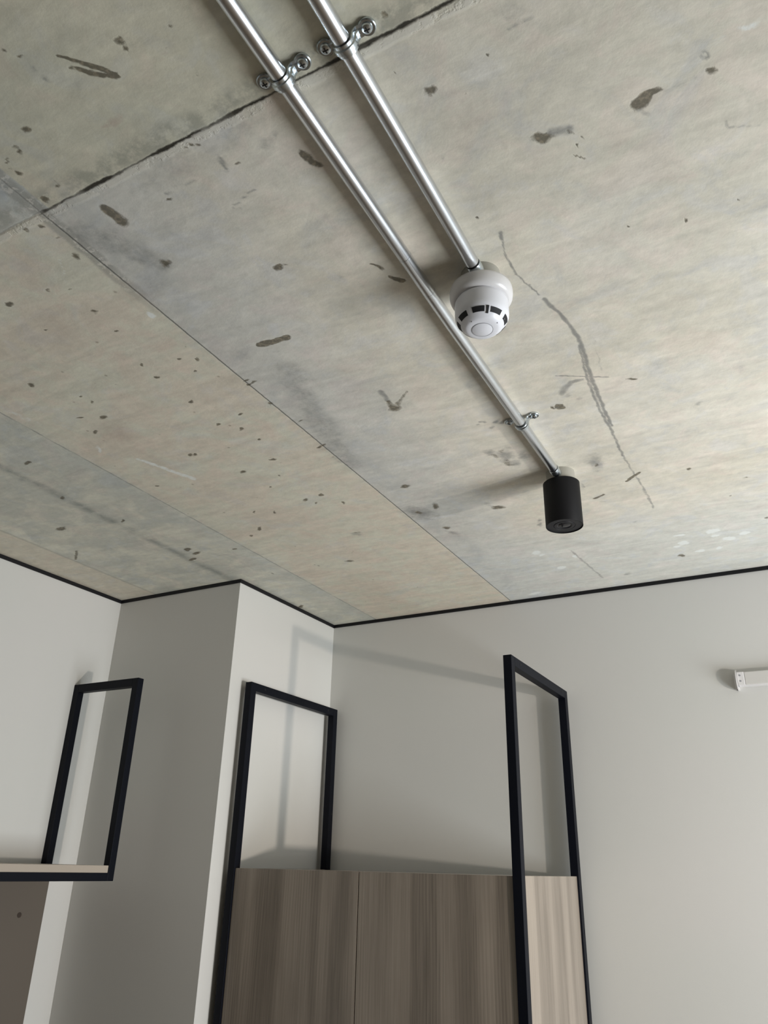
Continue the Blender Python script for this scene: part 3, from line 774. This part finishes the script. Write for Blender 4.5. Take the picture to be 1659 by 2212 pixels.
# concrete ceiling: a fine sheet that carries the marks, with a slab above it
def make_ceiling():
    step = 0.005
    xs = np.concatenate([np.linspace(WL - .15, -2.56, 2)[:-1], np.arange(-2.56, -0.42, step), np.arange(-0.42, 0.12, step / 2), np.arange(0.12, 0.36, step), np.linspace(0.4, WR + .15, 6)])
    ys = np.concatenate([np.linspace(WN - .15, 0.1, 6)[:-1], np.arange(0.15, 0.95, step), np.arange(0.95, 2.2, step / 2), np.arange(2.2, 2.96, step), [WB + .15]])
    nx, ny = len(xs), len(ys)
    gx, gy = np.meshgrid(xs, ys)
    px, py = gx.copy(), gy.copy()
    rng = np.random.RandomState(7)          # gentle wander so that no mark has a geometric edge
    for lam, amp in ((0.060, 0.0022), (0.026, 0.0016), (0.013, 0.0009)):
        for _ in range(5):
            a = rng.uniform(0, 2 * np.pi)
            k = 2 * np.pi / (lam * rng.uniform(0.75, 1.3))
            ph = rng.uniform(0, 2 * np.pi, 2)
            w = k * (np.cos(a) * gx + np.sin(a) * gy)
            px += amp * 0.6 * np.sin(w + ph[0])
            py += amp * 0.6 * np.sin(w + ph[1])
    ch = [np.zeros((ny, nx), np.float32) for _ in range(4)]

    def window(x0, x1, y0, y1):
        i0, i1 = np.searchsorted(xs, (x0, x1))
        j0, j1 = np.searchsorted(ys, (y0, y1))
        return slice(j0, max(j1, j0 + 1)), slice(i0, max(i1, i0 + 1))

    qx, qy = gx + (px - gx) * 0.35, gy + (py - gy) * 0.35
    px, py = gx + (px - gx) * 0.75, gy + (py - gy) * 0.75
    for c, x, y, a, b, p, q, s in ROUND_MARKS:
        inv = np.linalg.inv(np.array([[a, b], [p, q]]))
        e = max(np.linalg.norm(inv[0]), np.linalg.norm(inv[1])) * 1.5 + 0.006
        w = window(x - e, x + e, y - e, y + e)
        u, v = px[w] - x, py[w] - y
        d = np.hypot(a * u + b * v, p * u + q * v)
        soft = 1.35 if c == 0 else 1.5
        val = np.clip((soft - d) / (soft - 0.35), 0, 1) * s
        ch[c][w] = np.maximum(ch[c][w], val)
    for c, x0, y0, x1, y1, r0, r1, s in STROKE_MARKS:
        m = max(r0, r1, 0.0025) * 2 + 0.006
        w = window(min(x0, x1) - m, max(x0, x1) + m, min(y0, y1) - m, max(y0, y1) + m)
        dx, dy = x1 - x0, y1 - y0
        t = np.clip(((qx[w] - x0) * dx + (qy[w] - y0) * dy) / (dx * dx + dy * dy + 1e-12), 0, 1)
        d = np.hypot(qx[w] - x0 - t * dx, qy[w] - y0 - t * dy)
        r = r0 + (r1 - r0) * t
        rr = np.maximum(r, 0.0020)
        val = np.clip((1.5 - d / rr) / 1.0, 0, 1) * s * np.minimum(1, 0.35 + 0.65 * r / 0.0020)
        ch[c][w] = np.maximum(ch[c][w], val)
    verts = np.stack([gx.ravel(), gy.ravel(), np.full(gx.size, TOP)], 1).astype(np.float32)
    idx = np.arange(nx * ny).reshape(ny, nx)
    quads = np.stack([idx[:-1, :-1], idx[1:, :-1], idx[1:, 1:], idx[:-1, 1:]], -1).reshape(-1, 4)   # facing down
    # slab above
    x0, x1, y0, y1 = xs[0], xs[-1], ys[0], ys[-1]
    n0 = len(verts)
    extra = np.array([(x0, y0, TOP + .2), (x1, y0, TOP + .2), (x1, y1, TOP + .2), (x0, y1, TOP + .2)], np.float32)
    c00, c10, c11, c01 = idx[0, 0], idx[0, -1], idx[-1, -1], idx[-1, 0]
    more = np.array([(n0, n0 + 1, n0 + 2, n0 + 3), (c00, c10, n0 + 1, n0), (c10, c11, n0 + 2, n0 + 1), (c11, c01, n0 + 3, n0 + 2), (c01, c00, n0, n0 + 3)])
    verts = np.vstack([verts, extra])
    quads = np.vstack([quads, more])
    me = bpy.data.meshes.new('ceiling')
    me.vertices.add(len(verts))
    me.vertices.foreach_set('co', verts.ravel())
    me.loops.add(quads.size)
    me.loops.foreach_set('vertex_index', quads.ravel().astype(np.int32))
    me.polygons.add(len(quads))
    me.polygons.foreach_set('loop_start', np.arange(0, quads.size, 4, dtype=np.int32))
    me.update(calc_edges=True)
    att = me.attributes.new('marks', 'FLOAT_COLOR', 'POINT')
    data = np.zeros((len(verts), 4), np.float32)
    for k in range(4):
        data[:n0, k] = ch[k].ravel()
    att.data.foreach_set('color', data.ravel())
    me.materials.append(CONCRETE)
    o = bpy.data.objects.new('ceiling', me)
    COL.objects.link(o)
    o['kind'] = 'structure'
    o['label'] = 'bare grey concrete ceiling with casting joints and stains'


make_ceiling()


# ------------------------------------------------------------------ wardrobe with its two black side frames
T = 0.027       # tube width (x)
TD = 0.031      # tube depth (y)
TH = 0.030      # tube height of the top bar
FT = EYE + 0.612  # top of the frames
Y0, Y1 = 2.266, 2.872


def frame_yz(name, x, parent):
    """upright rectangular frame of square tube, standing in a plane of constant x; x is its +X face"""
    bm = boxes((x - T, x, Y0, Y0 + TD, 0, FT), (x - T, x, Y1 - TD, Y1, 0, FT), (x - T, x, Y0 + TD, Y1 - TD, FT - TH, FT), (x - T, x, Y0 + TD, Y1 - TD, 0.02, 0.045))
    f = finish(name, bm, BLACK_METAL, parent, bevel=0.0012)
    for i, (yy, zz) in enumerate(((Y0 + 0.085, FT - 0.014), (Y1 - 0.075, FT - 0.014), (Y1 - 0.010, FT - 0.42))):
        b2 = bmesh.new()
        tube(b2, [(x - 0.002, yy, zz), (x + 0.0006, yy, zz)], 0.0042, 16)
        finish('screw_hole', b2, HOLE, f)
    return f


XR, XM = -0.7925, -1.800
wd = thing('wardrobe', (-1.30, 2.57, 0), 'taupe wood-grain wardrobe between two tall black metal side frames', 'wardrobe')


def into(o, root):
    """geometry was written in room coordinates; keep it there under its root"""
    o.parent = root
    o.matrix_parent_inverse = Matrix.Translation(-Vector(root.location))
    return o


for x in (XR, XM):
    into(frame_yz('side_frame', x, None), wd)
CT = EYE - 0.014   # top of the carcass
seam = -1.3195
xl, xr = XM + 0.001, XR - T - 0.001
into(finish('door', boxes((xl, seam - .0015, Y0 + .006, Y0 + .024, 0.05, CT)), WOOD, None, bevel=0.0008), wd)
into(finish('door', boxes((seam + .0015, xr, Y0 + .006, Y0 + .024, 0.05, CT - .0005)), WOOD, None, bevel=0.0008), wd)
into(finish('side_panel', boxes((XR - 0.020, XR - 0.006, Y0 + TD, Y1 - TD, 0.045, CT)), WOOD, None, bevel=0.0008), wd)
into(finish('side_panel', boxes((XM - 0.020, XM - 0.006, Y0 + TD, Y1 - TD, 0.045, CT)), WOOD, None, bevel=0.0008), wd)
into(finish('top_panel', boxes((XM - .005, XR - .021, Y0 + TD + .001, Y1 - TD, CT - .020, CT - .001)), WOOD, None, bevel=0.0008), wd)

# ------------------------------------------------------------------ wall shelf with bracket frames, panel below
SX0, SX1 = WL, -2.150
sh = thing('wall_shelf', (WL, 1.55, EYE - 0.04), 'pale wall shelf board in a black metal frame on the left wall', 'shelf')
for y in (2.047, 0.98):
    bm = boxes((SX0, SX0 + T, y, y + T, EYE - .063, FT), (SX1 - T, SX1, y, y + T, EYE - .063, FT), (SX0 + T, SX1 - T, y, y + T, FT - TH, FT))
    into(finish('bracket_frame', bm, BLACK_METAL, None, bevel=0.0012), sh)
into(finish('front_rail', boxes((SX1 - T, SX1, 0.98 + T, 2.047, EYE - .063, EYE - .038)), BLACK_METAL, None, bevel=0.0012), sh)
into(finish('shelf_board', boxes((SX0, SX1 - .002, 0.98 + T, 2.046, EYE - .038, EYE - .016)), BOARD, None, bevel=0.001), sh)

pn = thing('wall_panel', (WL, 1.5, 0), 'dark taupe panel on the left wall below the shelf', 'panel')
into(finish('board', boxes((WL, WL + 0.018, 0.90, 2.083, 0.0, EYE - .066)), PANEL, None, bevel=0.001), pn)
bm = bmesh.new()
tube(bm, [(WL + 0.017, 1.985, EYE - .174), (WL + 0.0188, 1.985, EYE - .174)], 0.0085, 24)
into(finish('screw_cap', bm, plain('brown_cap', (0.035, 0.022, 0.014), 0.5), None, smooth=True), pn)

# ------------------------------------------------------------------ conduits
R = 0.0122
ZC = TOP - 0.0185
cA = thing('conduit', (-0.485, 0.5, ZC), 'longer galvanised steel conduit running to the black spotlight', 'conduit')
ptsA = [(-0.478, -2.55, ZC), (-0.4800, 0.30, ZC), (-0.4830, 0.62, ZC), (-0.4855, 0.80, ZC + .0005), (-0.4875, 0.90, ZC + .002), (-0.4895, 0.98, ZC + .0035),
        (-0.4900, 1.06, ZC + .002), (-0.4900, 1.14, ZC), (-0.4905, 1.45, ZC), (-0.4912, 1.808, ZC)]
into(finish('pipe', tube(bmesh.new(), ptsA, R), STEEL, None, smooth=True), cA)
cB = thing('conduit', (-0.38, 0.5, ZC), 'shorter galvanised steel conduit running to the white smoke detector', 'conduit')
ptsB = [(-0.374, -2.55, ZC), (-0.3785, 0.30, ZC), (-0.3815, 0.60, ZC), (-0.3850, 0.90, ZC), (-0.3866, 0.996, ZC)]
into(finish('pipe', tube(bmesh.new(), ptsB, R), STEEL, None, smooth=True), cB)
# slim joint rings on the longer pipe where it is set over
for y, xx, dz in ((0.932, -0.4882, .0025), (1.035, -0.4899, .0026)):
    bm = tube(bmesh.new(), [(xx, y - .0012, ZC + dz), (xx, y + .0012, ZC + dz)], R + .0004)
    into(finish('joint_ring', bm, STEEL, None, smooth=True), cA)


def connector(x, y0, y1, root):
    bm = bmesh.new()
    tube(bm, [(x, y0, ZC), (x, y0 + .0015, ZC), (x, y0 + .0016, ZC), (x, y0 + .0045, ZC)], [R * .9, R * .9, R + .0002, R + .0002])
    into(finish('gasket', bm, HOLE, None, smooth=True), root)
    bm = bmesh.new()
    tube(bm, [(x, y0 + .0045, ZC), (x, y0 + .007, ZC), (x, y1, ZC)], [R + .0003, R + .0013, R + .0013])
    into(finish('connector', bm, ZINC, None, smooth=True), root)


connector(-0.4912, 1.808, 1.845, cA)
connector(-0.3866, 0.996, 1.020, cB)


# ------------------------------------------------------------------ pipe clamps
def make_clamp(label):
    """saddle clamp: strap bent over the pipe, two ears with pan-head screws; origin on the ceiling above the pipe"""
    t = thing('pipe_clamp', (0, 0, 0), label, 'pipe clamp', 'saddle clamps holding the conduits')
    w = 0.0085       # half width along the pipe
    zc, r, th = -0.0185, R + 0.0010, 0.0022
    inner = [(-0.040, -0.0030), (-0.0225, -0.0030), (-0.0170, -0.0042), (-r, -0.011)]
    arc = [(r * math.cos(a), zc + r * math.sin(a)) for a in [math.pi + math.pi * k / 20 for k in range(21)]]
    path = inner + arc + [(-x, z) for x, z in inner[::-1]]
    bm = bmesh.new()
    prof = [(-w, 0), (-w * .50, 0), (-w * .34, -0.0022), (w * .34, -0.0022), (w * .50, 0), (w, 0)]
    grid = []
    for i, (x, z) in enumerate(path):
        a, b = path[max(i - 1, 0)], path[min(i + 1, len(path) - 1)]
        d = Vector((b[0] - a[0], b[1] - a[1])).normalized()
        nrm = Vector((d.y, -d.x))      # outwards (down / away from the pipe)
        if nrm.y > 0 and abs(x) > 0.014:
            nrm = -nrm
        ear = abs(x) > 0.0225
        row = []
        for yy, k in prof:
            kk = 0 if ear else -k
            taper = 1.0
            if abs(x) > 0.039:
                taper = 0.5
            row.append((x + nrm.x * (th + kk), yy * taper, z + nrm.y * (th + kk)))
        row2 = [(x, prof[-1][0] * taper, z), (x, prof[0][0] * taper, z)]
        grid.append([bm.verts.new(v) for v in row + row2])
    n = len(grid[0])
    for g0, g1 in zip(grid, grid[1:]):
        for k in range(n):
            j = (k + 1) % n
            bm.faces.new((g0[k], g0[j], g1[j], g1[k]))
    bm.faces.new(grid[0])
    bm.faces.new(grid[-1][::-1])
    finish('strap', bm, ZINC, t, smooth=35)
    for sx in (-0.0315, 0.0315):
        lb = lathe(bmesh.new(), [(0.0, -0.0001), (0.0118, -0.0001), (0.0122, -0.0012), (0.0122, -0.0040), (0.0110, -0.0052), (0.0, -0.0052)], 32, sx, 0)
        finish('washer', lb, ZINC, t, smooth=35)
        sb = lathe(bmesh.new(), [(0.0, -0.0050), (0.0072, -0.0052), (0.0076, -0.0066), (0.0066, -0.0086), (0.0040, -0.0098), (0.0, -0.0102)], 28, sx, 0)
        s = finish('screw', sb, ZINC, t, smooth=30)
        finish('screw_slot', boxes((sx - .0042, sx + .0042, -.0007, .0007, -.0104, -.0096), (sx - .0007, sx + .0007, -.0042, .0042, -.0104, -.0096)), HOLE, s)
    return t


def copy_thing(root, loc, rz, label):
    r = root.copy()
    COL.objects.link(r)
    r.location, r.rotation_euler = loc, (0, 0, rz)
    r['label'] = label
    for ch in list(root.children):
        c = ch.copy()
        COL.objects.link(c)
        c.parent = r
        c.matrix_parent_inverse = ch.matrix_parent_inverse.copy()
        for g in list(ch.children):
            d = g.copy()
            COL.objects.link(d)
            d.parent = c
    return r


cl = make_clamp('zinc clamp on the longer conduit beside the dark ceiling joint')
cl.location = (-0.4822, 0.551, TOP)
copy_thing(cl, (-0.3800, 0.549, TOP), 0.02, 'zinc clamp on the shorter conduit, crossing the dark ceiling joint')
copy_thing(cl, (-0.4906, 1.560, TOP), -0.03, 'zinc clamp just before the black spotlight')

# ------------------------------------------------------------------ smoke detector
DX, DY = -0.393, 1.053
sd = thing('smoke_detector', (DX, DY, TOP), 'round white smoke detector hanging at the end of a conduit', 'smoke detector')
z = lambda v: v - 1.0   # heights below are written from the camera plane, ceiling = 1
finish('mounting_box', lathe(bmesh.new(), [(0, 0), (.036, 0), (.036, z(.9642)), (0, z(.9642))], 48), OFFWHITE, sd, smooth=40)
finish('base', lathe(bmesh.new(), [(0, z(.9638)), (.0545, z(.9638)), (.0565, z(.962)), (.0575, z(.957)), (.0575, z(.949)), (.0565, z(.943)), (.0545, z(.939)),
                                   (.0505, z(.9355)), (.0490, z(.935)), (.0470, z(.935)), (0, z(.935))], 72), WHITE, sd, smooth=50)
body_prof = [(0, z(.9349)), (.0455, z(.9349)), (.0465, z(.933)), (.0482, z(.930)), (.0485, z(.927)), (.0485, z(.905)), (.0480, z(.900)), (.0463, z(.896))]
finish('body', lathe(bmesh.new(), body_prof + [(.0450, z(.8935)), (.0400, z(.8860)), (.0372, z(.8832)), (.0345, z(.8805)), (.0310, z(.8775)), (.0270, z(.8757)), (.0190, z(.8750)), (0, z(.8750))], 72), WHITE_FACE, sd, smooth=50)


def cone_at(t, prof=((.0450, .8935), (.0385, .8850))):
    """point on the sloping lower flank, t = 0 upper edge .. 1 lower edge"""
    (r0, z0), (r1, z1) = prof
    return r0 + (r1 - r0) * t, z0 + (z1 - z0) * t


def vent(a0, a1, t0=0.08, t1=1.0, lift=0.0006, name='vent', mat=VENT_BLACK, n=10):
    bm = bmesh.new()
    rows = []
    for t in (t0, t1):
        r, zz = cone_at(t)
        rows.append([[bm.verts.new(((r + d) * math.cos(a), (r + d) * math.sin(a), z(zz) - d * 1.1)) for d in (-0.002, lift)]
                     for a in [a0 + (a1 - a0) * k / n for k in range(n + 1)]])
    lo, hi = rows
    for k in range(n):
        for (p, q) in ((0, 1),):
            bm.faces.new((lo[k][1], lo[k + 1][1], hi[k + 1][1], hi[k][1]))
            bm.faces.new((lo[k][0], hi[k][0], hi[k + 1][0], lo[k + 1][0]))
            bm.faces.new((lo[k][0], lo[k + 1][0], lo[k + 1][1], lo[k][1]))
            bm.faces.new((hi[k][0], hi[k][1], hi[k + 1][1], hi[k + 1][0]))
    bm.faces.new((lo[0][0], lo[0][1], hi[0][1], hi[0][0]))
    bm.faces.new((lo[n][0], hi[n][0], hi[n][1], lo[n][1]))
    finish(name, bm, mat, sd)


# the camera sees the detector from this bearing
face = math.atan2(-DY, -DX)
for k in range(8):
    c = face + math.radians(-8 + 45 * k)
    vent(c - math.radians(15), c + math.radians(15))
c = face + math.radians(14.5)
vent(c - math.radians(3), c + math.radians(2.6), 0.0, 1.3, 0.0009, 'indicator_slot', VENT_BLACK, 3)
bm = lathe(bmesh.new(), [(.0184, z(.8751)), (.0184, z(.8743)), (.0191, z(.8743)), (.0191, z(.8751))], 48)
finish('button_ring', bm, GREY_MARK, sd)
bm = lathe(bmesh.new(), [(0, z(.8742)), (.0178, z(.8742)), (.0182, z(.8745)), (.0182, z(.8750)), (0, z(.8750))], 48)
finish('test_button', bm, WHITE_FACE, sd, smooth=40)
for ang, rr, zz in ((-38, .0290, .8762), (62, .0300, .8768), (-62, .0440, .8925), (75, .0405, .8870)):
    a = face + math.radians(ang)
    bm = bmesh.new()
    bmesh.ops.create_uvsphere(bm, u_segments=10, v_segments=8, radius=0.0011)
    bmesh.ops.translate(bm, vec=(rr * math.cos(a), rr * math.sin(a), z(zz)), verts=bm.verts[:])
    finish('pin_hole', bm, GREY_MARK, sd)

# ------------------------------------------------------------------ black spotlight
LX, LY = -0.4915, 1.882
lp = thing('spotlight', (LX, LY, TOP), 'black cylindrical ceiling spotlight at the end of a conduit', 'ceiling light')
finish('mounting_box', lathe(bmesh.new(), [(0, 0), (.0385, 0), (.0385, z(.9665)), (0, z(.9665))], 48), OFFWHITE, lp, smooth=40)
hr = .0492
finish('housing', lathe(bmesh.new(), [(0, z(.9662)), (hr - .0015, z(.9662)), (hr, z(.9648)), (hr, z(.8395)), (hr - .0005, z(.8385)), (hr - .0018, z(.8385)),
                                      (hr - .0020, z(.8425)), (0, z(.8425))], 72), LAMP_BLACK, lp, smooth=40)
finish('face_ring', lathe(bmesh.new(), [(0, z(.8424)), (hr - .0021, z(.8424)), (hr - .0021, z(.8408)), (.0290, z(.8408)), (.0285, z(.8420)), (.0275, z(.8420)),
                                        (.0270, z(.8403)), (.0200, z(.8403)), (.0170, z(.8422)), (0, z(.8422))], 64), LAMP_FACE, lp, smooth=30)
finish('lens', lathe(bmesh.new(), [(.0165, z(.8421)), (.0150, z(.8412)), (.0080, z(.8402)), (0, z(.8400))], 48), LAMP_LENS, lp, smooth=60)

# ------------------------------------------------------------------ wall batten light on the back wall
FX = -0.205
bl = thing('batten_light', (FX, WB, EYE + .606), 'slim white batten light fixed to the back wall', 'wall light')


def rounded_cap(x0, x1, depth, h0, h1, zs=0.0):
    bm = bmesh.new()
    ra, rb = [], []
    n = 24
    for k in range(n + 1):
        a = -math.pi / 2 + math.pi * k / n
        yy = -depth * max(0, math.cos(a)) ** 0.6
        zz = (h1 - h0) / 2 * math.sin(a) + (h1 + h0) / 2
        ra.append(bm.verts.new((x0, yy, zz)))
        rb.append(bm.verts.new((x1, yy, zz)))
    for k in range(n):
        bm.faces.new((ra[k], ra[k + 1], rb[k + 1], rb[k]))
    bm.faces.new((ra[0], rb[0], rb[-1], ra[-1]))
    bm.faces.new(ra[::-1])
    bm.faces.new(rb)
    return bm


finish('body', boxes((.004, 1.20, -.026, 0, -.0235, .0235)), WHITE, bl, bevel=0.003)
finish('diffuser', boxes((.026, 1.178, -.0325, -.0262, -.0215, .0215)), DIFFUSER, bl, bevel=0.0025)
for x0, x1, s in ((-.0015, .0030, 1), (1.2005, 1.205, -1)):
    finish('end_cap', rounded_cap(x0, x1, .040, -.0345, .0345), WHITE, bl, smooth=30, bevel=0)
finish('end_stub', boxes((-.009, -.0016, -.014, 0, -.030, .020)), WHITE, bl, bevel=0.002)
for x0, x1 in ((.0032, .0255), (1.1785, 1.2003)):
    e = finish('socket', boxes((x0, x1, -.0345, -.0263, -.0225, .0225)), WHITE, bl, bevel=0.002)
    for zz in (-.0085, .0105):
        bm = tube(bmesh.new(), [((x0 + x1) / 2 - .002, -.0343, zz), ((x0 + x1) / 2 - .002, -.0352, zz)], .0030, 16)
        finish('screw', bm, GREY_MARK, e)
